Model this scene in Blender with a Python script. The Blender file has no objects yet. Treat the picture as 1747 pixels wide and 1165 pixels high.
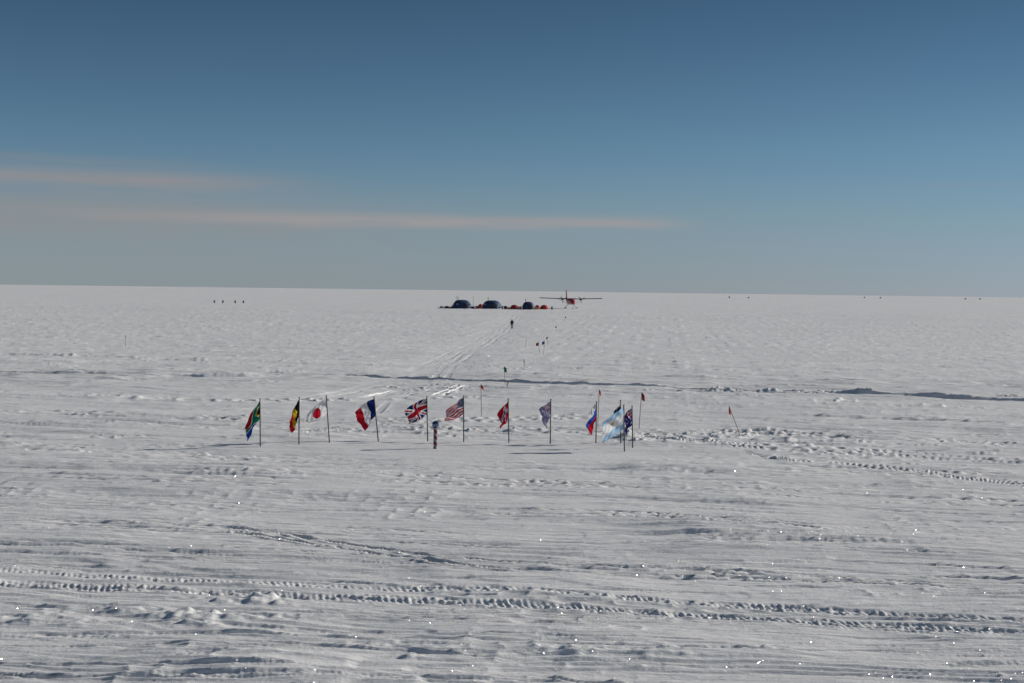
import bpy, math, random
import numpy as np
from mathutils import Vector, Matrix
random.seed(7)
scene=bpy.context.scene
COL=scene.collection
rad=math.radians

# ------------------------------------------------------------------ noise
def _h(ix,iy,seed):
    n=(ix.astype(np.int64)*374761393+iy.astype(np.int64)*668265263+seed*2147483647)&0xFFFFFFFF
    n=((n^(n>>13))*1274126177)&0xFFFFFFFF
    n=(n^(n>>16))&0xFFFFFFFF
    return n.astype(np.float64)/4294967295.0
def noise(x,y,seed=0):
    ix=np.floor(x);iy=np.floor(y);fx=x-ix;fy=y-iy
    fx=fx*fx*fx*(fx*(fx*6-15)+10);fy=fy*fy*fy*(fy*(fy*6-15)+10)
    ix=ix.astype(np.int64);iy=iy.astype(np.int64)
    a=_h(ix,iy,seed);b=_h(ix+1,iy,seed);c=_h(ix,iy+1,seed);d=_h(ix+1,iy+1,seed)
    return (a+(b-a)*fx)*(1-fy)+(c+(d-c)*fx)*fy
def sstep(t):
    t=np.clip(t,0,1);return t*t*(3-2*t)
def ridged(x,y,seed,p=2):
    return (1-np.abs(2*noise(x,y,seed)-1))**p
def terrace(n,k,edge=.22):
    q=n*k;f=np.floor(q);return (f+sstep((q-f-(1-edge))/edge))/k

# ------------------------------------------------------------------ tracks (metres on the snow)
TRX=[
 ([(-30,37.0),(-13.1,35.6),(-5.5,35.0),(1.8,34.0),(7.3,32.7),(11.6,31.6),(30,26.5)],.62,.28,.033,.16,.75),
 ([(-30,36.1),(-13.1,34.9),(-5.5,34.2),(1.8,33.2),(7.3,31.9),(11.6,30.8),(30,25.5)],.0,.20,.024,.15,.65),
 ([(-30,28.5),(-10.6,29.4),(0,29.7),(10.6,29.3),(30,28.5)],.45,.10,.028,.16,.3),
 ([(-30,47),(-16,44.6),(-8.4,43.1),(-.5,38.2),(6.5,37.3),(12.9,35.8),(30,31)],.40,.13,.055,.2,.1),
 ([(-30,57),(-4,55.6),(5.5,54),(12.2,52.1),(18.5,51.3),(40,48)],.7,.16,.075,.3,0),
 ([(4,75),(6.3,73.8),(12,68.2),(17.3,67),(22.9,63.6),(40,58)],.6,.18,.11,.3,0),
 ([(7,72.5),(9,71.3),(12.4,63.2),(17,60),(20.3,56.3),(40,50)],.3,.18,.10,.3,0),
 ([(9,76),(15,74),(24,72),(40,66)],.4,.18,.10,.3,0),
 ([(-40,53),(-18,50),(-8,47.5),(4,47),(12,44),(30,42)],.6,.14,.06,.25,.1),
 ([(-60,84),(-24,82),(-14,79),(-6,80),(4,84),(15,82),(30,80),(60,72)],.8,.22,.11,.3,0),
 ([(-60,96),(-34,95),(-20,92),(-8,96),(6,100),(20,98),(36,92),(60,90)],.7,.22,.10,.3,0),
 ([(-40,66),(-20,64),(-9,61),(4,60),(14,60),(40,55)],.7,.18,.07,.3,0),
 ([(-45,78),(-32,73),(-22,69),(-13,71),(-8,76)],.5,.2,.09,.3,0),
]
rnd=random.Random(3)
for i in range(84):
    y0=27.0+ (i/84.0)**1.25*54+rnd.uniform(-.8,.8); sl=rnd.uniform(-.16,.02); c=rnd.uniform(-2.2,2.2);L0=rnd.uniform(-45,8);L1=L0+rnd.uniform(14,60)
    pts=[(x,y0+sl*x+c*math.sin(x/12.0+i)+rnd.uniform(-.25,.25)) for x in np.linspace(L0,L1,8)]
    TRX.append((pts,rnd.choice([0,.0,0,.4]),rnd.uniform(.045,.11)*(1+y0/90),rnd.uniform(.018,.042)*(1+max(y0-40,0)/50),rnd.choice([.12,.15,.18]),rnd.choice([0,0,0,0,0,.2])))
TRY=[
 ([(84,-17),(92,-14.5),(100,-12.5),(109,-10.5),(157,-7.4),(229,-4.1),(371,1),(430,2)],.6,.25,.022),
 ([(84,-9),(100,-8),(118,-6),(157,-5.6),(229,-2.5),(371,2.2),(430,4)],.5,.28,.022),
 ([(98,-8.0),(104,-6.4),(109,-5.6),(112,-5.4)],.45,.18,.10),
 ([(99,-5.6),(105,-4.6),(110,-3.9)],.35,.18,.09),
 ([(97,-10.2),(101,-9.2),(105,-8.4)],.0,.2,.08),
]
LUMP=[]
def cluster(cx,cy,sx,sy,n,r0,r1,h0,h1,seed):
    q=random.Random(seed)
    for _ in range(n):
        r=q.uniform(r0,r1)
        LUMP.append((cx+q.gauss(0,sx),cy+q.gauss(0,sy),r*q.uniform(1.5,4),r,q.uniform(h0,h1)))
cluster(-7.9,31.6,1.5,.7,22,.12,.30,.03,.075,1)
cluster(-6.2,33.2,.6,.3,8,.12,.25,.03,.07,2)
cluster(0.2,29.0,1.6,.5,12,.10,.25,.03,.06,3)
cluster(10,73,3.6,1.6,120,.10,.28,.04,.12,4)
cluster(-4,75.0,4.2,1.1,100,.10,.28,.03,.10,5)
cluster(-5.5,106,2.2,3,20,.2,.5,.05,.13,6)
cluster(-14,133,14,6,24,.3,.7,.06,.14,7)
cluster(-18,77,5,2,30,.12,.32,.03,.09,11)
cluster(17,66,6,4,40,.12,.32,.03,.10,12)
cluster(22,105.2,6,.7,50,.15,.4,.05,.16,8)

BERM=[
 ([(-16,123.5),(-8,118),(-1,114.5),(4.5,111.8),(10.2,109.6),(14.5,108),(18.8,106.6),(27.6,103.8),(36,101.2),(80,92)],.17,.36),
 ([(-120,165),(-53.7,149),(-30,142),(-16,139)],.18,.7),
 ([(-60,119),(-42,117.5),(-25,118),(-14,121)],.15,.36),
 ([(14,86),(24,84),(40,80),(60,74)],.14,.32),
]
def height(X,Y):
    X=np.asarray(X,float);Y=np.asarray(Y,float)
    z=2.0*sstep((Y-230)/220)
    z=z+.16*(noise(X/24,Y/24,1)-.5)*sstep((500-Y)/100)
    a=rad(-6);u=X*math.cos(a)+Y*math.sin(a);v=-X*math.sin(a)+Y*math.cos(a)
    v2=v+.9*noise(u/5,v/3,11)+.10*noise(u/1.4,v/.8,12)
    m=sstep((noise(X/7,Y/5,2)-.25)*2.0)
    mb=sstep((noise(X/9,Y/4,71)-.36)*2.5)
    far=sstep((Y-60)/100)
    near=1-sstep((Y-110)/120)
    apr=np.exp(-(((X+2)/9)**2+((Y-65)/4.5)**2)**2)
    pc=np.interp(Y,[70,109,157,229,371,430],[-12,-8.5,-6.6,-3.6,1.4,2.5]);pw=np.interp(Y,[70,109,160,430],[7,4.5,3.5,4.5])
    band=np.exp(-((X-pc)/pw)**2)*sstep((Y-76)/14)*(1-sstep((Y-425)/15))
    k=(1-.8*apr)*(1-.65*band)
    z+=k*near*(.011+.052*m)*ridged(u/6.5,v2/.58,3,3)
    z+=k*near*(.005+.014*m)*ridged(u/2.6,v2/.19,4)
    n1=noise(u/9.5,v2/1.4,72)*.78+noise(u/3.2,v2/.5,73)*.22
    z+=k*near*.32*(.20+.80*mb)*terrace(n1,7,.26)
    n2=noise(u/4.4,v/.8,74)*.72+noise(u/1.5,v/.31,75)*.28
    z+=k*near*.09*(1-mb*.5)*terrace(n2,6,.34)
    m2=sstep((noise(X/3.3,Y/2.1,21)-.62)*4)
    z+=k*near*.035*m2*ridged(u/.7,v/.28,22)
    m3=sstep((noise(X/5.5,Y/3.4,23)-.56)*3)
    z+=k*near*.085*m3*noise(u/2.1,v/.65,24)
    z+=near*.005*noise(X/.15,Y/.15,5)
    z+=k*far*.06*ridged(u/8,v2/2.2,6)*sstep((noise(X/30,Y/20,7)-.2)*1.6)*(1-sstep((Y-600)/600))
    z+=k*far*.05*ridged(u/2.8,v2/.9,8)*(1-sstep((Y-260)/100))
    z+=k*far*.03*noise(u/.9,v/.6,14)*(1-sstep((Y-300)/100))
    z+=k*far*.08*sstep((noise(u/2,v/1.3,25)-.75)*6)*(1-sstep((Y-400)/100))
    z+=sstep((Y-300)/300)*.25*noise(X/25,Y/22,9)*(1-sstep((Y-3000)/3000))
    z+=.12*apr
    z+=band*.06*noise(X/.9,Y/2.0,81)*(1-sstep((Y-200)/80))-band*.07
    def prof(dist,al,g,w,dep,per,tr,sd):
        o=0
        mod=np.clip(1.9*noise(al/3.2,np.zeros_like(al)+sd,31+sd)-.22,.14,1.3)
        if tr>.6: mod=.40+.6*mod
        wob=noise(al/.5,np.zeros_like(al)+sd,33)
        for s in ((-1,1) if g>0 else (0,)):
            q=np.abs(dist-s*g+.04*(wob-.5)+.10*(noise(al/1.7,dist*0+s,38)-.5))
            ww=w*(.75+.5*noise(al/.9,dist*0+s,39))
            ins=sstep((ww*1.15-q)/(ww*.6))
            o=o-dep*ins*mod*(.7 if tr>.6 else 1)
            if tr: o=o+dep*tr*1.2*ins*mod*(np.sin(2*math.pi*(al+.08*wob+.3*(dist-s*g))/per)*(.0+.6*noise(al/.6,dist/.25,35))+1.6*(noise(al/.11,dist/.09,36)-.5)+.9*(noise(al/.3,dist/.2,37)-.5))
            o=o+dep*.7*mod*np.exp(-((q-ww*1.2)/(ww*.35))**2)*(.2+1.2*noise(al/.35,dist/.3,40))
        return o
    for ti,(pts,g,w,dep,per,tr) in enumerate(TRX):
        px=np.array([p[0] for p in pts],float);py=np.array([p[1] for p in pts],float)
        xs=np.linspace(px[0],px[-1],200);ys=np.interp(xs,px,py)
        kk=np.hanning(15);kk/=kk.sum();ys=np.convolve(np.pad(ys,7,'edge'),kk,'valid')
        f=np.interp(X,xs,ys)+.14*(noise(X/2.5,X*0+ti,41)-.5)
        d=Y-f
        msk=np.abs(d)<g+w*3
        if msk.any():
            ends=sstep((X[msk]-px[0])/3)*sstep((px[-1]-X[msk])/3)
            z[msk]+=ends*prof(d[msk],X[msk],g,w,dep,per,tr,ti)*(1-.75*apr[msk])
    for ti,(pts,g,w,dep) in enumerate(TRY):
        py=np.array([p[0] for p in pts],float);px=np.array([p[1] for p in pts],float)
        ys=np.linspace(py[0],py[-1],400);xs=np.interp(ys,py,px)
        kk=np.hanning(15);kk/=kk.sum();xs=np.convolve(np.pad(xs,7,'edge'),kk,'valid')
        f=np.interp(Y,ys,xs)+.7*(noise(Y/14,Y*0+ti,43)-.5);d=X-f
        msk=(np.abs(d)<g+w*3)&(Y>py[0])&(Y<py[-1])
        if msk.any():
            ee=sstep((Y[msk]-py[0])/2)*sstep((py[-1]-Y[msk])/2)
            z[msk]+=ee*prof(d[msk],Y[msk]/2.5,g,w,dep,1,0,60+ti)
    for bi,(pts,hh,w) in enumerate(BERM):
        px=np.array([p[0] for p in pts],float);py=np.array([p[1] for p in pts],float)
        f=np.interp(X,px,py)+.7*(noise(X/9,X*0,51+bi)-.5)+.35*(noise(X/2.3,X*0,57+bi)-.5)+.12*(noise(X/.8,X*0,67+bi)-.5)
        d=Y-f
        msk=(np.abs(d)<w*4)&(X>px[0])&(X<px[-1])
        if msk.any():
            xm=X[msk];ym=Y[msk];dm=d[msk]
            e=sstep((xm-px[0])/6)*sstep((px[-1]-xm)/6)
            n=noise(xm/.9,ym/.6,52)*1.0+.6*noise(xm/.35,ym/.3,53)
            amp=hh*(.55+.7*noise(xm/2.6,xm*0,58+bi))
            pr=np.where(dm<0,np.exp(-(dm/(w*.5))**2),np.exp(-(dm/(w*1.6))**2))
            z[msk]+=e*amp*(pr*(.6+.8*(n-.3))-.8*np.exp(-((dm+w*1.15)/(w*.7))**2)*(.6+.8*n))
    for cx,cy,rx,ry,h in LUMP:
        msk=(np.abs(X-cx)<rx*2.5)&(np.abs(Y-cy)<ry*2.5)
        if msk.any():
            xm=X[msk]-cx;ym=Y[msk]-cy
            z[msk]+=h*np.exp(-((xm/rx)**2+(ym/ry)**2)**1.3)*(.3+1.1*noise(X[msk]/.2,Y[msk]/.16,61))
    return z
def gz(x,y):
    return float(height(np.array([x]),np.array([y]))[0])

# ------------------------------------------------------------------ materials
def newmat(name):
    m=bpy.data.materials.new(name);m.use_nodes=True
    nt=m.node_tree;nt.nodes.clear();return m,nt,nt.nodes,nt.links
def mat(name,col,rough=.6,metal=0,var=.15,scale=8,bump=0):
    m,nt,N,L=newmat(name)
    o=N.new('ShaderNodeOutputMaterial');b=N.new('ShaderNodeBsdfPrincipled')
    tc=N.new('ShaderNodeTexCoord');n=N.new('ShaderNodeTexNoise');n.inputs['Scale'].default_value=scale;n.inputs['Detail'].default_value=5
    L.new(tc.outputs['Object'],n.inputs['Vector'])
    mx=N.new('ShaderNodeMix');mx.data_type='RGBA'
    mx.inputs[6].default_value=(*[c*(1-var) for c in col],1);mx.inputs[7].default_value=(*[min(1,c*(1+var)) for c in col],1)
    L.new(n.outputs['Fac'],mx.inputs[0]);L.new(mx.outputs[2],b.inputs['Base Color'])
    b.inputs['Roughness'].default_value=rough;b.inputs['Metallic'].default_value=metal
    if bump:
        bp=N.new('ShaderNodeBump');bp.inputs['Strength'].default_value=bump;bp.inputs['Distance'].default_value=.05
        L.new(n.outputs['Fac'],bp.inputs['Height']);L.new(bp.outputs['Normal'],b.inputs['Normal'])
    L.new(b.outputs[0],o.inputs[0]);return m

def snow_material():
    m,nt,N,L=newmat('snow')
    o=N.new('ShaderNodeOutputMaterial');b=N.new('ShaderNodeBsdfPrincipled')
    tc=N.new('ShaderNodeTexCoord')
    mp=N.new('ShaderNodeMapping');mp.inputs['Scale'].default_value=(.05,.22,1);L.new(tc.outputs['Object'],mp.inputs[0])
    n1=N.new('ShaderNodeTexNoise');n1.inputs['Scale'].default_value=1;n1.inputs['Detail'].default_value=7;n1.inputs['Roughness'].default_value=.6
    L.new(mp.outputs[0],n1.inputs['Vector'])
    cr=N.new('ShaderNodeValToRGB');cr.color_ramp.elements[0].position=.32;cr.color_ramp.elements[1].position=.68
    cr.color_ramp.elements[0].color=(.75,.74,.73,1);cr.color_ramp.elements[1].color=(.87,.855,.835,1)
    L.new(n1.outputs['Fac'],cr.inputs[0]);L.new(cr.outputs[0],b.inputs['Base Color'])
    b.inputs['Roughness'].default_value=.75
    b.inputs['Specular IOR Level'].default_value=.2
    mp2=N.new('ShaderNodeMapping');mp2.inputs['Scale'].default_value=(.5,3.4,1);mp2.inputs['Rotation'].default_value=(0,0,rad(5));L.new(tc.outputs['Object'],mp2.inputs[0])
    n2=N.new('ShaderNodeTexNoise');n2.inputs['Scale'].default_value=1.2;n2.inputs['Detail'].default_value=8;n2.inputs['Roughness'].default_value=.63
    n2.inputs['Distortion'].default_value=.3
    L.new(mp2.outputs[0],n2.inputs['Vector'])
    n3=N.new('ShaderNodeTexNoise');n3.inputs['Scale'].default_value=14;n3.inputs['Detail'].default_value=6
    L.new(tc.outputs['Object'],n3.inputs['Vector'])
    b1=N.new('ShaderNodeBump');b1.inputs['Strength'].default_value=.7;b1.inputs['Distance'].default_value=.12
    b2=N.new('ShaderNodeBump');b2.inputs['Strength'].default_value=.5;b2.inputs['Distance'].default_value=.02
    L.new(n2.outputs['Fac'],b1.inputs['Height']);L.new(n3.outputs['Fac'],b2.inputs['Height']);L.new(b1.outputs[0],b2.inputs['Normal'])
    L.new(b2.outputs[0],b.inputs['Normal'])
    vo=N.new('ShaderNodeTexVoronoi');vo.inputs['Scale'].default_value=58;L.new(tc.outputs['Object'],vo.inputs['Vector'])
    vm=N.new('ShaderNodeVectorMath');vm.operation='SUBTRACT';L.new(vo.outputs['Color'],vm.inputs[0]);vm.inputs[1].default_value=(.5,.5,0)
    vn=N.new('ShaderNodeVectorMath');vn.operation='NORMALIZE';L.new(vm.outputs[0],vn.inputs[0])
    gl=N.new('ShaderNodeBsdfGlossy');gl.inputs['Roughness'].default_value=.14;L.new(vn.outputs[0],gl.inputs['Normal'])
    lt=N.new('ShaderNodeMath');lt.operation='LESS_THAN';lt.inputs[1].default_value=.28;L.new(vo.outputs['Distance'],lt.inputs[0])
    ml=N.new('ShaderNodeMath');ml.operation='MULTIPLY';ml.inputs[1].default_value=.16;L.new(lt.outputs[0],ml.inputs[0])
    mx=N.new('ShaderNodeMixShader');L.new(ml.outputs[0],mx.inputs[0]);L.new(b.outputs[0],mx.inputs[1]);L.new(gl.outputs[0],mx.inputs[2])
    L.new(mx.outputs[0],o.inputs[0]);return m

def cloth_material():
    m,nt,N,L=newmat('flag_cloth')
    o=N.new('ShaderNodeOutputMaterial')
    at=N.new('ShaderNodeVertexColor');at.layer_name='dye'
    tc=N.new('ShaderNodeTexCoord');n=N.new('ShaderNodeTexNoise');n.inputs['Scale'].default_value=9;n.inputs['Detail'].default_value=4
    L.new(tc.outputs['Object'],n.inputs['Vector'])
    mr=N.new('ShaderNodeMapRange');mr.inputs['To Min'].default_value=.85;mr.inputs['To Max'].default_value=1.1;L.new(n.outputs['Fac'],mr.inputs[0])
    sc=N.new('ShaderNodeVectorMath');sc.operation='SCALE';L.new(at.outputs['Color'],sc.inputs[0]);L.new(mr.outputs[0],sc.inputs[3])
    d=N.new('ShaderNodeBsdfDiffuse');t=N.new('ShaderNodeBsdfTranslucent');L.new(sc.outputs[0],d.inputs[0]);L.new(sc.outputs[0],t.inputs[0])
    mx=N.new('ShaderNodeMixShader');mx.inputs[0].default_value=.42;L.new(d.outputs[0],mx.inputs[1]);L.new(t.outputs[0],mx.inputs[2])
    L.new(mx.outputs[0],o.inputs[0]);return m

def stripe_material():
    m,nt,N,L=newmat('barber_stripe_paint')
    o=N.new('ShaderNodeOutputMaterial');b=N.new('ShaderNodeBsdfPrincipled')
    tc=N.new('ShaderNodeTexCoord');sp=N.new('ShaderNodeSeparateXYZ');L.new(tc.outputs['Object'],sp.inputs[0])
    an=N.new('ShaderNodeMath');an.operation='ARCTAN2';L.new(sp.outputs[1],an.inputs[0]);L.new(sp.outputs[0],an.inputs[1])
    a1=N.new('ShaderNodeMath');a1.operation='DIVIDE';a1.inputs[1].default_value=2*math.pi;L.new(an.outputs[0],a1.inputs[0])
    z1=N.new('ShaderNodeMath');z1.operation='MULTIPLY';z1.inputs[1].default_value=3.6;L.new(sp.outputs[2],z1.inputs[0])
    ad=N.new('ShaderNodeMath');ad.operation='ADD';L.new(a1.outputs[0],ad.inputs[0]);L.new(z1.outputs[0],ad.inputs[1])
    fr=N.new('ShaderNodeMath');fr.operation='FRACT';L.new(ad.outputs[0],fr.inputs[0])
    gt=N.new('ShaderNodeMath');gt.operation='GREATER_THAN';gt.inputs[1].default_value=.34;L.new(fr.outputs[0],gt.inputs[0])
    mx=N.new('ShaderNodeMix');mx.data_type='RGBA';mx.inputs[6].default_value=(.28,.27,.28,1);mx.inputs[7].default_value=(.12,.010,.016,1)
    L.new(gt.outputs[0],mx.inputs[0]);L.new(mx.outputs[2],b.inputs['Base Color']);b.inputs['Roughness'].default_value=.4
    L.new(b.outputs[0],o.inputs[0]);return m

M_snow=snow_material();M_cloth=cloth_material();M_stripe=stripe_material()
M_pole=mat('weathered_pole',(.05,.038,.03),.6)
M_bamboo=mat('bamboo',(.16,.10,.05),.6)
M_steel=mat('mirror_steel',(.13,.17,.27),.08,1,.02)
M_chrome=mat('collar_metal',(.4,.4,.42),.3,1,.05)
M_navy=mat('navy_tent_fabric',(.018,.042,.105),.7,0,.25,2,.3)
M_navy2=mat('light_blue_tent_panel',(.12,.18,.27),.7,0,.2,2)
M_dark=mat('dark_canvas',(.02,.022,.028),.8)
M_red=mat('red_tent_fabric',(.40,.022,.02),.7,0,.2,2,.2)
M_paintred=mat('red_aircraft_paint',(.36,.012,.014),.4,0,.08)
M_paintwhite=mat('white_aircraft_paint',(.70,.70,.70),.35,0,.05)
M_wing=mat('dark_paint_wing_shade',(.04,.04,.055),.5,0,.1)  # dark nacelle colour; on the wing it holds the underside shade
M_black=mat('black_rubber',(.015,.015,.017),.5)
M_glass=mat('dark_glass',(.02,.03,.04),.08,0,.05)
M_wood=mat('crate_wood',(.28,.18,.09),.8)
M_yellow=mat('yellow_plastic',(.50,.34,.06),.5)
M_drumblue=mat('drum_paint',(.05,.05,.06),.5)
M_orange=mat('orange_canvas',(.50,.09,.03),.7)
M_parka=mat('black_parka',(.012,.013,.018),.85,0,.3,12)
M_skin=mat('skin',(.45,.26,.18),.55)
M_rope=mat('rope',(.35,.33,.28),.8)

# ------------------------------------------------------------------ geometry builder
class G:
    def __init__(s): s.v=[];s.f=[]
    def tube(s,pts,rs,n=10,caps=True):
        pts=[Vector(p) for p in pts]
        if not isinstance(rs,(list,tuple)): rs=[rs]*len(pts)
        b=len(s.v);up=Vector((0,0,1))
        for i,p in enumerate(pts):
            d=(pts[min(i+1,len(pts)-1)]-pts[max(i-1,0)]).normalized()
            ref=Vector((0,1,0)) if abs(d.z)>.8 else up
            a=d.cross(ref).normalized();c=d.cross(a).normalized()
            for k in range(n):
                t=2*math.pi*k/n
                s.v.append(tuple(p+rs[i]*(math.cos(t)*a+math.sin(t)*c)))
        for i in range(len(pts)-1):
            for k in range(n):
                s.f.append((b+i*n+k,b+i*n+(k+1)%n,b+(i+1)*n+(k+1)%n,b+(i+1)*n+k))
        if caps:
            s.f.append(tuple(b+k for k in range(n))[::-1]);s.f.append(tuple(b+(len(pts)-1)*n+k for k in range(n)))
        return s
    def loft(s,rings,caps=True,closed=True):
        b=len(s.v);n=len(rings[0])
        for r in rings: s.v+= [tuple(p) for p in r]
        for i in range(len(rings)-1):
            for k in range(n if closed else n-1):
                s.f.append((b+i*n+k,b+i*n+(k+1)%n,b+(i+1)*n+(k+1)%n,b+(i+1)*n+k))
        if caps:
            s.f.append(tuple(b+k for k in range(n))[::-1]);s.f.append(tuple(b+(len(rings)-1)*n+k for k in range(n)))
        return s
    def box(s,c,d,ch=.0,rz=0):
        x,y,z=[q/2 for q in d];ch=ch or min(x,y,z)*.12
        R=Matrix.Rotation(rz,3,'Z');c=Vector(c)
        def ring(zz,ix):
            pp=[(-x+ix,-y+ix+ch*.6),(-x+ix+ch*.6,-y+ix),(x-ix-ch*.6,-y+ix),(x-ix,-y+ix+ch*.6),(x-ix,y-ix-ch*.6),(x-ix-ch*.6,y-ix),(-x+ix+ch*.6,y-ix),(-x+ix,y-ix-ch*.6)]
            return [tuple(c+R@Vector((px,py,zz))) for px,py in pp]
        return s.loft([ring(-z,ch),ring(-z+ch,0),ring(z-ch,0),ring(z,ch)])
    def sphere(s,c,r,nu=20,nv=12,sz=1):
        rings=[]
        for j in range(nv+1):
            t=math.pi*j/nv;t=min(max(t,.02),math.pi-.02)
            rings.append([(c[0]+r*math.sin(t)*math.cos(2*math.pi*k/nu),c[1]+r*math.sin(t)*math.sin(2*math.pi*k/nu),c[2]-r*sz*math.cos(t)) for k in range(nu)])
        return s.loft(rings)
    def obj(s,name,m,parent=None,smooth=True,loc=None,label=None):
        me=bpy.data.meshes.new(name);me.from_pydata(s.v,[],s.f);me.validate();me.update()
        import bmesh
        bm=bmesh.new();bm.from_mesh(me);bmesh.ops.recalc_face_normals(bm,faces=bm.faces);bm.to_mesh(me);bm.free()
        me.materials.append(m)
        if smooth:
            me.polygons.foreach_set('use_smooth',[True]*len(me.polygons))
            try: me.set_sharp_from_angle(angle=rad(38))
            except Exception: pass
        o=bpy.data.objects.new(name,me);COL.objects.link(o)
        if parent: o.parent=parent
        if loc: o.location=loc
        if label: o['label']=label
        return o
def thing(name,x,y,label,cat,group=None,z=None,rz=0,sink=0):
    e=bpy.data.objects.new(name,None);COL.objects.link(e)
    e.location=(x,y,(gz(x,y) if z is None else z)-sink);e.rotation_euler=(0,0,rz);e.empty_display_size=.3
    e['label']=label;e['category']=cat
    if group:e['group']=group
    return e
def copy_thing(e,x,y,rz=0,sink=0,label=None):
    c=e.copy();COL.objects.link(c);c.location=(x,y,gz(x,y)-sink);c.rotation_euler=(0,0,rz)
    if label:c['label']=label
    for ch in [o for o in bpy.data.objects if o.parent==e]:
        k=ch.copy();k.parent=c;COL.objects.link(k)
    return c

# ------------------------------------------------------------------ ground
def build_ground():
    ys=[18.0]
    while ys[-1]<800:
        y=ys[-1];st_=min(max(y*y/10665*.48,.038),3.0)
        if 99<y<125: st_=min(st_,.14)
        elif 70<y<80: st_=min(st_,.17)
        ys.append(y+st_)
    while ys[-1]<60000: ys.append(ys[-1]*1.06)
    pre=[-400,-150,-60,-20,0,6,10,13,15,16.5,17.4]
    ys=np.array(pre+ys)
    core=np.linspace(-1,1,1200)
    ext=[1.02,1.05,1.1,1.2,1.35,1.6,2,3,5,9,20]
    ss=np.concatenate([-np.array(ext[::-1]),core,np.array(ext)])
    w=.40*np.maximum(ys,18)+5
    Y,S=np.meshgrid(ys,ss,indexing='ij')
    X=S*w[:,None]
    Z=height(X.ravel(),Y.ravel()).reshape(X.shape)
    nr,nc=X.shape
    co=np.stack([X,Y,Z],-1).reshape(-1,3).astype(np.float32)
    me=bpy.data.meshes.new('snow_ground')
    me.vertices.add(nr*nc);me.vertices.foreach_set('co',co.ravel())
    i=np.arange(nr*nc).reshape(nr,nc)
    q=np.stack([i[:-1,:-1],i[:-1,1:],i[1:,1:],i[1:,:-1]],-1).reshape(-1,4).astype(np.int32)
    nf=len(q)
    me.loops.add(nf*4);me.loops.foreach_set('vertex_index',q.ravel())
    me.polygons.add(nf);me.polygons.foreach_set('loop_start',np.arange(nf,dtype=np.int32)*4)
    try: me.polygons.foreach_set('loop_total',np.full(nf,4,dtype=np.int32))
    except Exception: pass
    me.update(calc_edges=True)
    me.polygons.foreach_set('use_smooth',np.ones(nf,dtype=bool))
    me.materials.append(M_snow)
    o=bpy.data.objects.new('snow_ground',me);COL.objects.link(o)
    o['kind']='structure';o['label']='wind-carved polar snow plain crossed by vehicle tracks';o['category']='snow'
build_ground()

# ------------------------------------------------------------------ flags
R_=(.50,.015,.03);W_=(.80,.79,.78);NV=(.015,.028,.14)
def jack(s,t,navy=NV):
    cx=s*60-30;cy=t*30-15
    if abs(cx)<3.2 or abs(cy)<3.2:return R_
    if abs(cx)<5.4 or abs(cy)<5.4:return W_
    d1=abs(2*cy-cx)/2.236;d2=abs(2*cy+cx)/2.236;d=min(d1,d2)
    if d<1.1:return R_
    if d<3.1:return W_
    return navy
def star(s,t,cx,cy,r,asp=2.0):
    x=(s-cx)*asp;y=t-cy;d=math.hypot(x,y)
    if d>r:return False
    a=(math.atan2(x,y)/(2*math.pi)*5)%1.0
    return d<r*(.42+.58*abs(2*a-1)**1.5)
def p_uk(s,t):return jack(s,t)
def p_sa(s,t):
    x=s*1.5;y=t
    dy=abs(y-.5)
    if x<.50 and dy<(.50-x)*.62: return (.012,.012,.012) if dy<(.38-x)*.62 else (.6,.35,.03)
    g=dy<.12 or (abs(dy-(.5-x*.62)) <.16 and x<.85)
    if g:return (.01,.17,.10)
    w_=dy<.17 or (abs(dy-(.5-x*.62))<.20 and x<.9)
    if w_:return W_
    return (.40,.02,.02) if y>.5 else (.015,.07,.34)
def p_be(s,t):return (.012,.012,.012) if s<.333 else ((.60,.38,.02) if s<.667 else (.45,.015,.02))
def p_jp(s,t):return R_ if math.hypot((s-.5)*1.5,t-.5)<.27 else W_
def p_fr(s,t):return (.012,.024,.12) if s<.333 else (W_ if s<.667 else R_)
def p_us(s,t):
    k=int((1-t)*13)
    if s<.4 and k<7:
        a=(s/.4*6)%1-.5;b=((1-t)/.538*5)%1-.5
        return W_ if math.hypot(a,b)<.24 else NV
    return (.58,.008,.02) if k%2==0 else (.78,.74,.74)
def p_no(s,t):
    x=s*22;y=t*16
    if 7.2<x<8.8 or 7.2<y<8.8:return NV
    if 6.6<x<9.4 or 6.6<y<9.4:return W_
    return R_
LAV=(.20,.19,.36)
def south(s,t,navy,nz):
    if s<.5 and t>.5:return jack(s*2,(t-.5)*2,navy)
    st=[(.75,.82,.07),(.75,.2,.08),(.65,.55,.07),(.86,.62,.07)]
    if not nz: st+= [(.25,.25,.15)]
    for a,b,r in st:
        if nz and star(s,t,a,b,r*.62):return R_
        if star(s,t,a,b,r):return W_
    return navy
def p_nz(s,t):return south(s,t,NV,True)
def p_aulav(s,t):
    c=south(s,t,LAV,False);return tuple(.55*a+.45*b for a,b in zip(c,(.36,.34,.46)))  # flag colours blended towards pale lavender
def p_au(s,t):return south(s,t,(.03,.03,.16),False)
def p_ru(s,t):return W_ if t>.667 else ((.02,.09,.45) if t>.333 else R_)
def p_ar(s,t):
    if math.hypot((s-.5)*1.6,t-.5)<.08:return (.65,.38,.03)
    return (.85,.85,.84) if .26<t<.74 else (.42,.61,.78)

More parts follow.
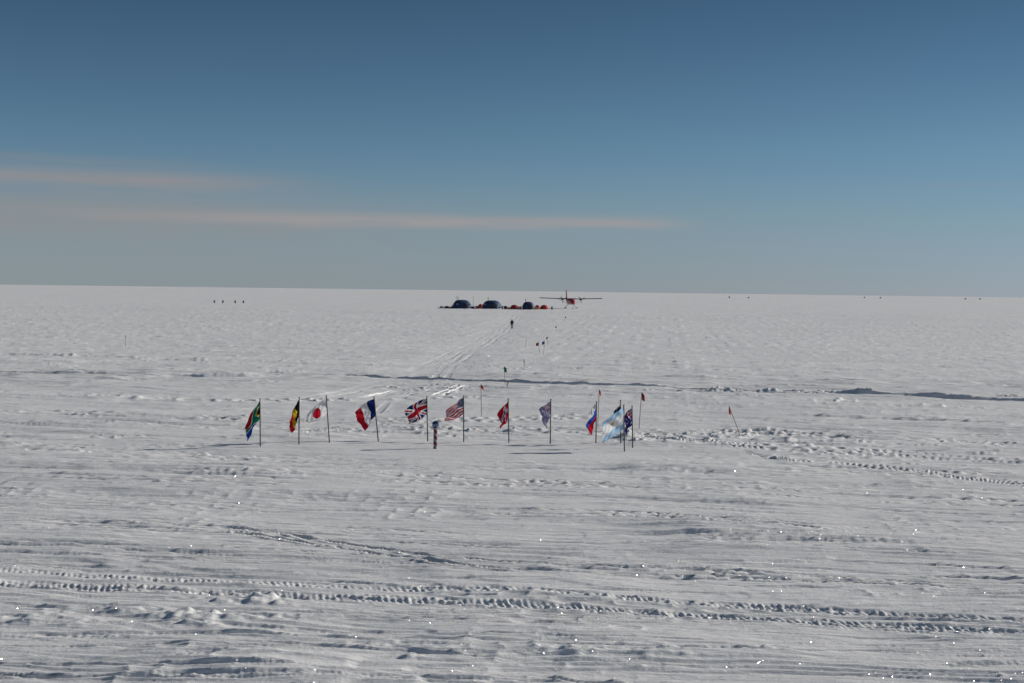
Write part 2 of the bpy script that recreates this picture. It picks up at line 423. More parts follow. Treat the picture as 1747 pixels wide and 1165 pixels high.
def flagpole(x,y,h,lean,pat,TF,BF,hoist,yd,label,seed):
    e=thing('flagpole',x,y,label,'flag','national flags standing around the ceremonial pole',sink=.02)
    lx,ly=lean
    def P(z):k=max(z,0)/h;return Vector((lx*k,ly*k,z))
    g=G().tube([P(-.25),P(0),P(h*.5),P(h)],[.030,.030,.027,.024],10);g.obj('pole',M_pole,e)
    t=P(h);G().sphere((t.x,t.y,t.z+.02),.036,12,8).obj('finial',M_pole,e)
    q=random.Random(seed)
    ns,ntt=96,64
    ph=q.uniform(0,6.28);k1=q.uniform(1.1,1.6);k2=q.uniform(.7,1.2);ph2=q.uniform(0,6.28)
    top=P(h-.05);bot=P(h-.05-hoist)
    TFv=top+Vector((TF[0],0,TF[1]));BFv=top+Vector((BF[0],0,BF[1]))
    vs=[]
    for i in range(ns+1):
        s=i/ns
        for j in range(ntt+1):
            tt=j/ntt
            H=bot.lerp(top,tt);F=BFv.lerp(TFv,tt)
            p=H.lerp(F,s)
            sag=math.sin(math.pi*s)
            p.z+=sag*.10*(tt-.35)
            w=2*math.pi*(k1*s*.55+k2*(1-tt)*1.15)+ph
            amp=.11*min(1,s*2.2)
            p.y+=amp*math.sin(w)+.035*min(1,s*3)*math.sin(2.3*w+1.3)-yd*s
            p.y+=.018*min(1,s*4)*math.sin(13*s-9*tt+ph2)+.010*min(1,s*4)*math.sin(21*s+17*tt+ph)
            p.x+=.05*min(1,s*3)*math.cos(w*1.0+.7)+.016*min(1,s*4)*math.cos(2.6*w)+.025*s*math.sin(7*tt+ph2)
            p.z+=.03*s*math.sin(w*.8+2)+.03*sag*math.sin(6*s+ph2)
            vs.append(tuple(p))
    fs=[];cs=[]
    for i in range(ns):
        for j in range(ntt):
            a=i*(ntt+1)+j;fs.append((a,a+ntt+1,a+ntt+2,a+1));cs.append(pat((i+.5)/ns,(j+.5)/ntt))
    me=bpy.data.meshes.new('flag');me.from_pydata(vs,[],fs);me.update()
    ca=me.color_attributes.new('dye','FLOAT_COLOR','CORNER')
    arr=np.repeat(np.array([(*c,1) for c in cs],dtype=np.float32),4,axis=0);ca.data.foreach_set('color',arr.ravel())
    me.polygons.foreach_set('use_smooth',[True]*len(fs));me.materials.append(M_cloth)
    o=bpy.data.objects.new('flag',me);COL.objects.link(o);o.parent=e
    for z in (h-.06,h-.05-hoist+.02):
        c=P(z);G().tube([c+Vector((0,0,-.012)),c+Vector((0,0,.012))],.036,10).obj('flag_tie',M_rope,e)
    return e
FL=[
 (-11.62,65.8,2.20,(-.03,0),p_sa,(-.66,-1.22),(-.56,-1.86),.80,.15,"green, gold and blue South African flag drooping from its pole"),
 (-10.04,67.2,2.22,(.0,0),p_be,(-.44,-1.10),(-.30,-1.62),.80,.3,"black, yellow and red Belgian flag hanging folded on its pole"),
 (-8.68,67.9,2.24,(-.17,0),p_jp,(-.98,-.98),(-.62,-1.30),.72,.75,"white Japanese flag with red disc on a tilted pole"),
 (-6.43,68.9,2.16,(-.23,0),p_fr,(-.98,-.66),(-.50,-1.56),.82,.05,"blue, white and red French flag on a leaning pole"),
 (-4.09,69.8,2.21,(-.06,0),p_uk,(-1.08,-.62),(-.80,-1.30),.80,.4,"British flag with crossed red and white stripes flying on its pole"),
 (-2.30,69.4,2.26,(-.03,0),p_us,(-.82,-.62),(-.90,-1.20),.80,.15,"American stars and stripes flag blowing from its pole"),
 (-.09,69.4,2.15,(-.06,0),p_no,(-.46,-.72),(-.34,-1.42),.80,.12,"red Norwegian flag with blue and white cross on its pole"),
 (1.93,69.1,2.17,(.0,0),p_aulav,(-.56,-.46),(-.26,-1.32),.74,.2,"faded lavender-blue flag with small crossed canton on its pole"),
 (4.17,69.4,2.03,(.0,0),p_ru,(-.54,-.66),(-.34,-1.50),.82,.5,"white, blue and red Russian flag hanging on its pole"),
 (5.36,69.0,2.08,(-.05,0),p_nz,(-.30,-.50),(-.28,-.84),.46,.2,"dark navy New Zealand flag behind the Argentine flag"),
 (5.30,66.0,2.16,(-.06,0),p_ar,(-.96,-.70),(-1.08,-1.60),1.05,.8,"light blue and white Argentine flag on a leaning pole"),
 (5.81,67.5,1.98,(-.06,0),p_au,(-.42,-.58),(-.26,-1.26),.75,.3,"navy Australian flag with red and white crosses on its pole"),
]
for i,a in enumerate(FL): flagpole(*a,seed=20+i)

# ------------------------------------------------------------------ ceremonial pole
e=thing('ceremonial_pole',-3.51,66.0,"short red and white barber-striped pole topped with mirrored globe",'pole',sink=.0)
G().tube([(0,0,-.3),(0,0,.93)],.088,28).obj('striped_post',M_stripe,e)
G().tube([(0,0,.93),(0,0,.96),(0,0,.975)],[.135,.135,.10],28).obj('collar',M_chrome,e)
G().sphere((0,0,1.135),.165,36,24).obj('mirrored_globe',M_steel,e)

# ------------------------------------------------------------------ marker flags
def marker(x,y,h,lean,m,label,fl=(.30,.26),side=-1):
    e=thing('marker_flag',x,y,label,'marker flag','bamboo marker flags along the snow route',sink=.02)
    lx=lean
    g=G();pp=[(0,0,-.2)];rr=[.017]
    for k in range(1,5):
        z=h*k/5;c=lx*k/5
        pp+=[(c-.001*lx,0,z-.02),(c,0,z),(c+.001*lx,0,z+.02)];rr+=[.016,.021,.016]
    pp.append((lx,0,h));rr.append(.012)
    g.tube(pp,rr,8).obj('stake',M_bamboo,e)
    w,d=fl;g=G();n=10
    rings=[]
    for i in range(n+1):
        s=i/n;xx=lx+side*w*s*.75;yy=.05*math.sin(s*7);dz=-.10*s
        hh=d*(1-.25*s)
        rings.append([(xx,yy,h-.02+dz-.08*s),(xx+.01,yy+.03*math.sin(s*9+1),h-.02-d*.5+dz-.05*s),(xx+.02,yy+.02,h-.02-hh+dz-.10*s)])
    g.loft(rings,caps=False,closed=False).obj('pennant',m,e,smooth=True)
M_mr=mat('red_marker_cloth',(.50,.03,.03),.8);M_mdr=mat('dark_red_marker_cloth',(.22,.01,.015),.8)
M_mg=mat('green_marker_cloth',(.01,.13,.08),.8);M_mb=mat('blue_marker_cloth',(.04,.12,.35),.8);M_my=mat('ochre_marker_cloth',(.5,.35,.16),.8)
M_mp=mat('pink_marker_cloth',(.62,.20,.20),.8)
marker(-1.74,83.6,1.96,-.06,M_mr,"small red marker flag on a thin bamboo stake",(.22,.25),1)
marker(4.7,76.8,2.10,.05,M_mp,"faded pink marker flag on a thin bamboo stake",(.16,.3),1)
marker(6.86,76.0,2.0,.12,M_mdr,"dark red marker flag on a bamboo stake",(.22,.42),1)
marker(11.85,73.0,1.62,-.66,M_mr,"red marker flag on a sharply leaning stake",(.14,.4),1)
marker(-.49,112,1.45,-.12,M_mg,"dark green marker flag on a bamboo stake",(.3,.45),1)
marker(-.33,105.8,.45,.1,M_my,"short stake with ochre cloth beside the route",(.2,.15),-1)
marker(1.2,136,.85,0,M_my,"thin ochre marker flag on a short stake",(.10,.35),-1)
marker(3.3,169,1.3,-.15,M_mdr,"dark red marker flag on a bamboo stake",(.4,.4),-1)
marker(3.7,166,1.6,.1,M_mb,"blue marker flag on a bamboo stake",(.4,.4),-1)
marker(5.0,200,1.2,0,M_mdr,"dark red marker flag on a bamboo stake",(.3,.3),-1)
marker(1.8,189,1.2,.1,M_my,"thin ochre marker flag on a short stake",(.08,.3),-1)
marker(8.1,263,1.0,.1,M_mr,"small red marker flag on a thin bamboo stake",(.3,.3),-1)
marker(11.7,318,1.2,.1,M_mr,"small red marker flag on a thin bamboo stake",(.35,.3),1)
marker(-47.6,175,1.45,0,M_my,"thin ochre marker flag on a short stake",(.08,.3),1)

# ------------------------------------------------------------------ tents
def barrel_tent(x,y,w,h,dep,label,rz=0,panels=True):
    e=thing('dome_tent',x,y,label,'tent','blue shelter tents at the camp',sink=.08,rz=rz)
    g=G();rings=[];nn=28;m=26
    for i in range(m+1):
        yy=-1+2*i/m
        k=max(1-abs(yy)**3.2,0)**.42
        rib=1+.018*(1 if i%4 else -.6)
        r=[]
        for j in range(nn+1):
            a=math.pi*j/nn;c=math.cos(a);s_=math.sin(a)
            r.append((w/2*math.copysign(abs(c)**.62,c)*(.30+.70*k)*rib*(1-.06*s_),yy*dep/2,h*(s_**.75)*max(k,.12)*rib))
        rings.append(r)
    g.loft(rings,caps=True,closed=False).obj('canopy',M_navy,e)
    g=G();r1=[];r2=[]
    for k in range(40):
        t=2*math.pi*k/40;cx=math.copysign(abs(math.cos(t))**.55,math.cos(t));cy=math.copysign(abs(math.sin(t))**.55,math.sin(t))
        q=.12*math.sin(5*t)+.08*math.sin(11*t+1)
        r1.append((cx*(w/2+.5+q),cy*(dep/2+.5+q),-.02));r2.append((cx*(w/2-.05),cy*(dep/2-.4),.2))
    g.loft([r1,r2],caps=False).obj('snow_skirt',M_snow,e)
    g=G();yy=-dep/2-.02;pts=[]
    for k in range(13):
        a=math.pi*k/12;pts.append((.5*math.cos(a),1.15+.55*math.sin(a)))
    pts=[(.5,.1)]+pts+[(-.5,.1)]
    f=[(px+w*.12,yy,pz*h/2.65) for px,pz in pts];bk=[(px,yy+.5,pz) for px,_,pz in f]
    g.loft([f,bk]);g.obj('door',M_dark,e)
    if panels:
        for sx in (-.30,.36):
            G().box((sx*w,-dep/2+.12,h*.52),(.7,.25,.5),.05).obj('window',M_navy2,e)
    G().tube([(-w*.22,.2,h*.9),(-w*.22,.2,h+.68),(-w*.22,.2,h+.70),(-w*.22,.2,h+.88)],[.07,.07,.12,.12],8).obj('stove_pipe',M_black,e)
    for sx in (-1,1):
        for sy in (-.8,-.2,.4):
            G().tube([(sx*w*.44,sy*dep/2,h*.6),(sx*(w/2+1.5),sy*dep/2,.05)],.012,5).obj('guy_rope',M_rope,e)
barrel_tent(-15.2,428,5.5,2.65,6.5,"large navy-blue barrel-shaped tent with stove pipe on snow",rad(6))
barrel_tent(-6.2,430,5.5,2.55,6.5,"navy-blue shelter tent with pale window panels on snow",rad(-8))
barrel_tent(4.75,428,3.6,2.35,4.0,"smaller rounded navy-blue tent between red tents",rad(3),False)

def red_tent(x,y,w,h,dep,label,rz=0):
    e=thing('red_tent',x,y,label,'tent','small red sleeping tents at the camp',sink=.03,rz=rz)
    g=G();rings=[];m=16;nn=16
    for i in range(m+1):
        q=-1+2*i/m;k=math.sqrt(max(1-q*q*.93,0.02))
        rings.append([(q*w/2,-dep/2*math.cos(math.pi*j/nn)*k,h*math.sin(math.pi*j/nn)**.8*k*(1+.05*math.cos(i*1.6))) for j in range(nn+1)])
    g.loft(rings,caps=True,closed=False).obj('canopy',M_red,e)
    g=G();r=[(w*.02+.33*math.cos(math.pi*k/10),-dep/2*.92-.02+.28*math.sin(math.pi*k/10),.06+h*.62*math.sin(math.pi*k/10)) for k in range(11)]
    r2=[(a,b+.25,c) for a,b,c in r];g.loft([r,r2]).obj('door',M_paintwhite,e)
    for q in (-.55,0,.55):
        k=math.sqrt(1-q*q*.93)+.015
        G().tube([(q*w/2,-dep/2*math.cos(math.pi*j/12)*k,h*math.sin(math.pi*j/12)**.8*k) for j in range(13)],.025,6).obj('tent_pole',M_orange,e)
red_tent(0.6,430,2.8,1.35,2.2,"low red tunnel tent pitched on the snow",rad(5))
red_tent(9.6,430,2.6,1.30,2.2,"low red tunnel tent pitched on the snow",rad(-6))
red_tent(-9.7,436,2.0,1.35,2.0,"low red tunnel tent half hidden behind blue tent",rad(10))
red_tent(7.6,434,1.8,1.2,2.0,"low red tunnel tent pitched on the snow",rad(20))

def crate(x,y,dx,dy,dz,m,label,rz=0):
    e=thing('supply_crate',x,y,label,'crate','supply crates at the camp',sink=.03,rz=rz)
    G().box((0,0,dz/2),(dx,dy,dz),.02).obj('box_body',m,e)
    for sx in (-.35,.35): G().box((sx*dx,0,dz/2),(.08,dy+.04,dz+.03),.01).obj('batten',M_dark,e)
    G().box((0,0,dz+.035),(dx+.06,dy+.06,.05),.01).obj('lid',m,e)
crate(-19.6,426,.9,.7,.7,M_dark,"dark supply crate on the snow by a tent")
crate(-18.7,425.5,1.1,.7,.5,M_wood,"low wooden supply crate beside a tent",.2)
crate(-2.1,427,.9,.7,.9,M_dark,"dark supply crate on the snow by a tent",.1)
crate(-1.1,426.5,.8,.6,.6,M_yellow,"yellow supply crate beside a red tent",-.2)
crate(2.4,426,.7,.6,.9,M_orange,"orange supply box beside a blue tent",.1)
crate(-10.7,427,.8,.6,.8,M_orange,"orange supply box beside a blue tent",.3)
crate(6.9,425,.9,.6,.6,M_yellow,"yellow supply crate beside a red tent",.2)
crate(-11.9,426.5,1.0,.7,.6,M_dark,"dark supply crate on the snow by a tent",.4)
def drum(x,y,m,label):
    e=thing('fuel_drum',x,y,label,'fuel drum','fuel drums standing on the snow',sink=.02)
    g=G();prof=[(0,.27),(.0,.29),(.03,.29),(.04,.28),(.29,.28),(.30,.295),(.32,.28),(.58,.28),(.59,.295),(.61,.28),(.86,.28),(.87,.295),(.90,.295),(.90,.27),(.88,.27)]
    g.tube([(0,0,z+.0001*i) for i,(z,r) in enumerate(prof)],[r for z,r in prof],20).obj('drum_shell',m,e)
    G().tube([(.15,0,.88),(.15,0,.915)],.035,10).obj('bung',M_chrome,e);return e
d0=drum(-101.6,485,M_drumblue,"dark upright fuel drum on open snow")
for x,y in ((-98.9,486),(-94.3,484),(-91.9,486),(-12.9,427.5),(-3.0,428),(1.6+.2,425.5),(11.9,427),(-17.9,424.5)):
    copy_thing(d0,x,y,random.uniform(0,3))
e=thing('cargo_sled',-20.9,427,"low cargo sled loaded with dark bundles",'sled',rz=rad(12))
for sy in (-.4,.4): G().tube([(-1.5,sy,.32),(-1.3,sy,.1),(-.9,sy,.04),(1.4,sy,.04)],.05,8).obj('runner',M_black,e)
for k in range(6): G().box((-1.0+k*.42,0,.16),(.12,.95,.08),.01).obj('deck_slat',M_wood,e)
G().box((-.4,0,.42),(1.0,.75,.42),.12).obj('bundle',M_dark,e);G().box((.7,0,.38),(.8,.7,.34),.1).obj('bundle',M_dark,e)
def mast(x,y,h,label,top=True):
    e=thing('antenna_mast',x,y,label,'mast','thin masts at the camp',sink=.05)
    G().tube([(0,0,-.2),(0,0,h)],[.05,.035],8).obj('mast_pole',M_pole,e)
    G().tube([(-.35,0,h-.15),(.35,0,h-.15)],.02,6).obj('antenna_arm',M_black,e)
    G().tube([(0,-.3,h-.35),(0,.3,h-.35)],.02,6).obj('antenna_arm',M_black,e)
    G().tube([(0,0,h),(0,0,h+.3)],.012,6).obj('antenna_whip',M_black,e)
mast(-17.0,430,3.8,"thin dark antenna mast behind blue tent");mast(-11.9,431,3.6,"thin dark antenna mast between two tents");mast(-7.4,434,3.4,"thin dark antenna mast behind blue tent")

def cargo(x,y,w,h,label):
    e=thing('cargo_stack',x,y,label,'cargo','far-off cargo stacks on the snow horizon')
    G().box((0,0,h*.3),(w,1.6,h*.6),.1).obj('lower_load',M_dark,e)
    G().box((.1*w,0,h*.8),(w*.7,1.4,h*.4),.1).obj('upper_load',M_drumblue,e)
for x,y,w_,h_ in ((271,1780,1.6,1.9),(295,1780,1.8,1.5),(660,2670,2.0,2.6),(690,2670,2.4,2.4),(843,2650,2.6,2.4),(877,2670,2.4,2.5)):
    cargo(x,y,w_,h_,"small dark cargo stack on the snow")

# ------------------------------------------------------------------ aircraft
def airfoil(chord,y0,x,z,th=.14,n=10):
    top=[];bot=[]
    for k in range(n+1):
        c=(1-math.cos(math.pi*k/n))/2
        t=th*chord*(1.48*math.sqrt(c)-.63*c-1.76*c*c+1.42*c**3-.5*c**4)
        top.append((x,y0+c*chord,z+t*1.1));bot.append((x,y0+c*chord,z-t*.5-.001))
    return top+bot[::-1][1:-1]
pl=thing('ski_plane',18.5,450,"red and white twin-propeller ski plane parked on snow",'airplane',rz=rad(7.5),sink=.0)
def ring(y,zc,hw,hh,n=24,p=.8):
    r=[]
    for k in range(n):
        t=2*math.pi*k/n;c=math.cos(t);s_=math.sin(t)
        r.append((hw*math.copysign(abs(c)**p,c),y,zc+hh*math.copysign(abs(s_)**p,s_)))
    return r
st=[(-5.35,1.80,.08,.08),(-5.15,1.81,.32,.28),(-4.5,1.85,.54,.48),(-3.7,1.95,.66,.62),(-3.1,2.08,.74,.80),(-2.5,2.12,.75,.84),(3.2,2.12,.75,.84),(5,2.35,.58,.68),(7.6,2.6,.32,.46),(9.4,2.8,.10,.3)]
G().loft([ring(*a) for a in st]).obj('fuselage',M_paintred,pl)
G().loft([ring(y,zc-hh*.62,hw*.86,hh*.42) for y,zc,hw,hh in [( -4.6,1.85,.57,.52),(-3.4,1.98,.76,.76),(3.2,2.12,.78,.88),(5.2,2.35,.58,.68)]]).obj('belly',M_paintwhite,pl)
g=G().loft([[(-.60,-3.72,2.2),(.60,-3.72,2.2),(.63,-3.1,2.72),(-.63,-3.1,2.72)],[(-.60,-3.66,2.1),(.60,-3.66,2.1),(.63,-2.9,2.6),(-.63,-2.9,2.6)]]);g.obj('windscreen',M_glass,pl,False)
for sx in (-.74,.74):
    for k in range(6): G().box((sx,-1.8+k*.8,2.35),(.06,.42,.36),.02).obj('cabin_window',M_glass,pl)
G().loft([airfoil(1.98,-.7,x,z,.17) for x,z in ((-9.9,3.25),(-9.7,3.24),(-5,3.1),(0,2.96),(5,3.1),(9.7,3.24),(9.9,3.25))]).obj('wing',M_wing,pl)
for s in (-1,1):
    G().tube([(s*.75,.1,1.4),(s*4.1,.1,3.0)],[.05,.045],8).obj('wing_strut',M_paintwhite,pl)
    G().loft([[(s*2.9+.9*(a[0]),a[1],a[2]) for a in ring(*q)] for q in [(-2.35,3.02,.14,.14),(-2.2,3.02,.25,.25),(-1.5,3.0,.30,.32),(-.4,2.98,.32,.34),(.9,3.0,.25,.2),(1.6,3.05,.08,.08)]]).obj('engine_nacelle',M_wing,pl)
    hub=G().tube([(s*2.9,-2.65,3.02),(s*2.9,-2.55,3.02),(s*2.9,-2.36,3.02)],[.03,.11,.15],14).obj('propeller',M_black,pl)
    for k in range(3):
        a=2*math.pi*k/3+.4
        d=Vector((math.cos(a),0,math.sin(a)));q=Vector((-math.sin(a),0,math.cos(a)))
        c=Vector((s*2.9,-2.48,3.02));rr=[]
        for t,wd in ((.1,.05),(.5,.08),(1.0,.085),(1.28,.05)):
            o_=c+d*t;rr.append([o_+q*wd+Vector((0,-.03,0)),o_+q*wd*.9+Vector((0,.0,0)),o_-q*wd+Vector((0,.03,0)),o_-q*wd*.9])
        G().loft(rr).obj('propeller_blade',M_black,hub)
    G().tube([(s*.7,.4,1.4),(s*1.85,.4,.38)],[.12,.08],10).obj('landing_leg',M_paintwhite,pl)
    rr=[]
    for y,z,w_ in ((-1.6,.42,.12),(-1.35,.25,.25),(-.9,.12,.3),(1.4,.10,.3),(1.7,.14,.24)):
        rr.append([(s*1.85-w_,y,z-.05),(s*1.85+w_,y,z-.05),(s*1.85+w_,y,z+.05),(s*1.85-w_,y,z+.05)])
    sk=G().loft(rr).obj('ski',M_paintwhite,pl);G().box((s*1.85,.4,.28),(.2,.5,.3),.05).obj('ski_mount',M_paintwhite,sk)
rr=[]
for y,z,w_ in ((-5.0,.38,.12),(-4.8,.22,.22),(-4.4,.12,.26),(-3.0,.10,.26),(-2.8,.14,.2)):
    rr.append([(-w_,y,z-.05),(w_,y,z-.05),(w_,y,z+.05),(-w_,y,z+.05)])
sk=G().loft(rr).obj('nose_ski',M_paintwhite,pl);G().tube([(0,-3.9,.15),(0,-3.9,1.5)],[.07,.08],10).obj('nose_leg',M_paintwhite,sk)
def finr(z,y0,y1,t):return [(0,y0,z),(t,y0+(y1-y0)*.35,z),(t*.4,y0+(y1-y0)*.8,z),(0,y1,z),(-t*.4,y0+(y1-y0)*.8,z),(-t,y0+(y1-y0)*.35,z)]
G().loft([finr(2.7,6.2,9.6,.17),finr(3.3,7.4,9.65,.17),finr(5.5,8.4,9.9,.15),finr(5.9,8.6,9.85,.08)]).obj('tail_fin',M_paintred,pl)
G().loft([airfoil(1.4,8.0,x,3.15,.12) for x in (-3.15,-3.0,0,3.0,3.15)]).obj('tailplane',M_paintred,pl)

# ------------------------------------------------------------------ person
def skinned(name,verts,edges,radii,parent,m,root=0,sub=2):
    me=bpy.data.meshes.new(name);me.from_pydata(verts,edges,[]);me.update()
    o=bpy.data.objects.new(name,me);COL.objects.link(o)
    md=o.modifiers.new('s','SKIN')
    sv=me.skin_vertices[0].data if me.skin_vertices else None
    if sv is None:
        import bmesh
        bm=bmesh.new();bm.from_mesh(me);bm.verts.layers.skin.verify();bm.to_mesh(me);bm.free();sv=me.skin_vertices[0].data
    for i,r in enumerate(radii): sv[i].radius=(r if isinstance(r,tuple) else (r,r))
    sv[root].use_root=True
    md2=o.modifiers.new('u','SUBSURF');md2.levels=sub;md2.render_levels=sub
    dg=bpy.context.evaluated_depsgraph_get();dg.update()
    nm=bpy.data.meshes.new_from_object(o.evaluated_get(dg))
    o.modifiers.clear();o.data=nm;nm.materials.clear();nm.materials.append(m)
    nm.polygons.foreach_set('use_smooth',[True]*len(nm.polygons))
    o.parent=parent;return o
pe=thing('person',-.05,273,"person in dark hooded parka walking across the snow",'person',sink=-.02,rz=rad(4))
V=[(0,0,.95),(0,0,1.15),(0,.01,1.38),(0,.01,1.50),(0,.02,1.58),(0,.03,1.66),(0,.02,1.74)]
RR=[(.15,.13),(.15,.12),(.18,.13),.07,.075,.095,.075]
E=[(0,1),(1,2),(2,3),(3,4),(4,5),(5,6)]
def chain(start,pts,rs):
    p=start
    for c,r in zip(pts,rs):
        V.append(c);RR.append(r);E.append((p,len(V)-1));p=len(V)-1
    return p
chain(0,[(.10,.0,.86),(.11,.17,.50),(.11,.16,.12),(.12,.33,.06)],[.11,.08,.06,.05])
chain(0,[(-.10,.0,.86),(-.11,-.0,.50),(-.11,-.24,.16),(-.11,-.12,.05)],[.11,.08,.06,.05])
for s,sw in ((1,-1),(-1,1)):
    w=chain(2,[(s*.20,.01,1.41),(s*.27,sw*.08,1.14),(s*.28,sw*.18+.04,.92),(s*.28,sw*.21+.05,.86)],[.085,.06,.04,.038])
    for k in range(4):
        bx=s*.28+(k-1.5)*.004;by=sw*.21+.05+(k-1.5)*.024;L=[.075,.085,.08,.06][k]
        chain(w,[(bx,by,.83),(bx-s*.012,by+.004,.83-L*.6),(bx-s*.03,by+.006,.83-L)],[.011,.010,.008])
    chain(w,[(s*.265,sw*.21+.09,.85),(s*.25,sw*.21+.105,.81)],[.012,.009])
V.append((0,.125,1.655));RR.append(.016);E.append((5,len(V)-1))
b=skinned('body',V,E,RR,pe,M_parka)
b.data.materials.append(M_skin)
for p in b.data.polygons:
    c=p.center
    if c.z>1.58 and c.z<1.73 and c.y>.06:p.material_index=1
skinned('parka',[(0,0,.80),(0,0,1.0),(0,0,1.2),(0,.01,1.40),(0,.01,1.47),(.2,.01,1.42),(.27,-.08,1.15),(.28,-.13,.98),(-.2,.01,1.42),(-.27,.08,1.15),(-.28,.2,.98)],
 [(0,1),(1,2),(2,3),(3,4),(3,5),(5,6),(6,7),(3,8),(8,9),(9,10)],[(.22,.18),(.21,.17),(.20,.16),(.21,.16),.12,.11,.085,.07,.11,.085,.07],pe,M_parka)
g=G();rings=[]
for i in range(9):
    t=i/8*math.pi*.62
    rings.append([(.15*math.cos(a)*math.sin(t+.25),.09-.16*math.cos(t*.9)*.9-.02,1.64+.16*math.sin(a)*math.sin(t+.25)) for a in [2*math.pi*k/18 for k in range(18)]])
g.loft(rings,caps=False).obj('hood',M_parka,pe)
G().tube([(.11,.15,.34),(.11,.155,.14),(.115,.19,.07),(.12,.30,.055),(.12,.39,.05)],[.08,.078,.07,.06,.04],12).obj('boot',M_black,pe)
G().tube([(-.11,-.2,.36),(-.11,-.25,.18),(-.11,-.20,.10),(-.11,-.10,.06),(-.11,-.03,.04)],[.08,.075,.068,.06,.04],12).obj('boot',M_black,pe)
for s in (-1,1): G().sphere((s*.035,.117,1.68),.012,10,6).obj('eye',M_black,pe)

# ------------------------------------------------------------------ light
L_=Vector((math.cos(rad(20))*math.cos(rad(17)),math.cos(rad(20))*math.sin(rad(17)),math.sin(rad(20))))
sd=bpy.data.lights.new('sun','SUN');sd.energy=4.4;sd.angle=rad(.5);sd.color=(1,.955,.89)
so=bpy.data.objects.new('sun',sd);COL.objects.link(so);so.rotation_euler=L_.to_track_quat('Z','Y').to_euler();so.location=(60,20,40)

# ------------------------------------------------------------------ world
w=bpy.data.worlds.new('World');scene.world=w;w.use_nodes=True
nt=w.node_tree;N=nt.nodes;L=nt.links;N.clear()
out=N.new('ShaderNodeOutputWorld');bg=N.new('ShaderNodeBackground');bg.inputs['Strength'].default_value=.1
sky=N.new('ShaderNodeTexSky');sky.sky_type='NISHITA';sky.sun_disc=False;sky.sun_elevation=rad(20);sky.sun_rotation=rad(73)
sky.altitude=2800;sky.air_density=1;sky.dust_density=.3;sky.ozone_density=1.5
tc=N.new('ShaderNodeTexCoord');sp=N.new('ShaderNodeSeparateXYZ');L.new(tc.outputs['Generated'],sp.inputs[0])
def M(op,a,b=None,c=None,clamp=False):
    n=N.new('ShaderNodeMath');n.operation=op;n.use_clamp=clamp
    for i,q in enumerate((a,b,c)):
        if q is None:continue
        if isinstance(q,(int,float)):n.inputs[i].default_value=q
        else:L.new(q,n.inputs[i])
    return n.outputs[0]
def SS(v,a,b):
    n=N.new('ShaderNodeMapRange');n.interpolation_type='SMOOTHSTEP';n.inputs['From Min'].default_value=a;n.inputs['From Max'].default_value=b
    L.new(v,n.inputs['Value']);return n.outputs[0]
el=sp.outputs[2];az=M('ARCTAN2',sp.outputs[0],sp.outputs[1])
gr=N.new('ShaderNodeValToRGB');L.new(el,gr.inputs[0]);cr=gr.color_ramp
KEYS=[(0,(.42,.47,.74)),(.05,(.42,.50,.59)),(.10,(.40,.51,.56)),(.20,(.27,.38,.42)),(.35,(.36,.41,.42)),(.7,(.60,.57,.52))]
cr.elements[0].position=0;cr.elements[0].color=(*KEYS[0][1],1);cr.elements[1].position=KEYS[-1][0];cr.elements[1].color=(*KEYS[-1][1],1)
for p_,c_ in KEYS[1:-1]:
    q_=cr.elements.new(p_);q_.color=(*c_,1)
mu=N.new('ShaderNodeVectorMath');mu.operation='MULTIPLY';L.new(sky.outputs[0],mu.inputs[0]);L.new(gr.outputs[0],mu.inputs[1])
def mixc(fac,a,col):
    n=N.new('ShaderNodeMix');n.data_type='RGBA';L.new(fac,n.inputs[0]);L.new(a,n.inputs[6]);n.inputs[7].default_value=(*col,1);return n.outputs[2]
cv=N.new('ShaderNodeCombineXYZ');L.new(M('MULTIPLY',az,7),cv.inputs[0]);L.new(M('MULTIPLY',el,55),cv.inputs[1])
nz=N.new('ShaderNodeTexNoise');nz.inputs['Scale'].default_value=1.6;nz.inputs['Detail'].default_value=6;L.new(cv.outputs[0],nz.inputs['Vector'])
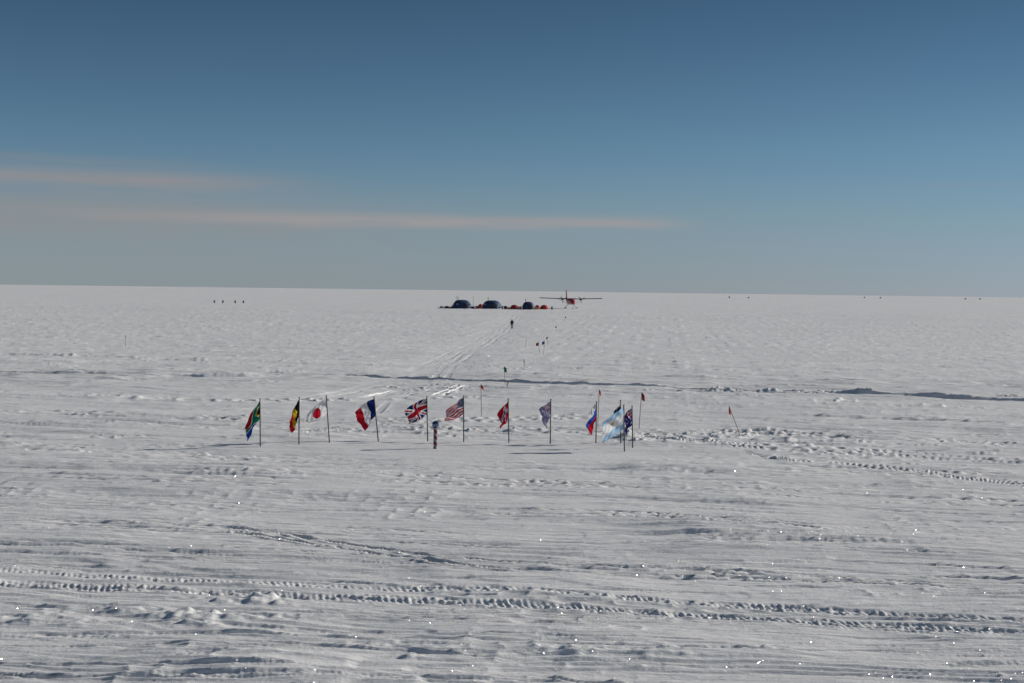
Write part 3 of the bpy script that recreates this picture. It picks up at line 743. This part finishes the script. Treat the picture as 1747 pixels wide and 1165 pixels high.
warp=M('MULTIPLY',M('SUBTRACT',nz.outputs['Fac'],.5),.008)
elw=M('ADD',el,warp)
def gauss(v,c,w_):
    d=M('DIVIDE',M('SUBTRACT',v,c),w_);return M('EXPONENT',M('MULTIPLY',M('MULTIPLY',d,d),-1))
tex=M('MULTIPLY_ADD',nz.outputs['Fac'],1.5,.15)
f1=M('MULTIPLY',gauss(elw,.0480,.0042),M('MULTIPLY',SS(az,.145,.07),SS(az,-.42,-.08)))
f1=M('MULTIPLY',M('MULTIPLY',f1,tex),.66)
f2=M('MULTIPLY',gauss(elw,.0720,.0068),SS(az,-.10,-.25));f2=M('MULTIPLY',M('MULTIPLY',f2,tex),.62)
f3=M('MULTIPLY',gauss(elw,.048,.016),SS(az,.02,-.28));f3=M('MULTIPLY',M('MULTIPLY',f3,tex),.60)
f4=M('MULTIPLY',SS(el,.10,.0),SS(az,.9,-.30));f4=M('MULTIPLY',f4,.85)
f5=M('MULTIPLY',gauss(elw,.084,.0028),SS(az,-.16,-.30));f5=M('MULTIPLY',f5,.22)
f6=M('MULTIPLY',M('MULTIPLY',gauss(elw,.074,.0020),SS(az,.22,.30)),.12)
c=mixc(f4,mu.outputs[0],(2.45,2.90,3.08))
c=mixc(f3,c,(2.85,2.70,2.72));c=mixc(f2,c,(3.1,2.8,2.8));c=mixc(f5,c,(2.7,2.6,2.6));c=mixc(f6,c,(2.8,2.7,2.7));c=mixc(f1,c,(3.8,3.3,3.2))
L.new(c,bg.inputs[0]);L.new(bg.outputs[0],out.inputs[0])

# ------------------------------------------------------------------ camera
cd=bpy.data.cameras.new('camera');cd.lens=50;cd.sensor_width=36;cd.clip_start=.5;cd.clip_end=120000
co=bpy.data.objects.new('camera',cd);COL.objects.link(co)
co.matrix_world=Matrix.Translation((0,0,7.5))@Matrix.Rotation(rad(90-2.04),4,'X')@Matrix.Rotation(rad(.72),4,'Z')
scene.camera=co
scene.view_settings.view_transform='Standard';scene.view_settings.look='None';scene.view_settings.exposure=0
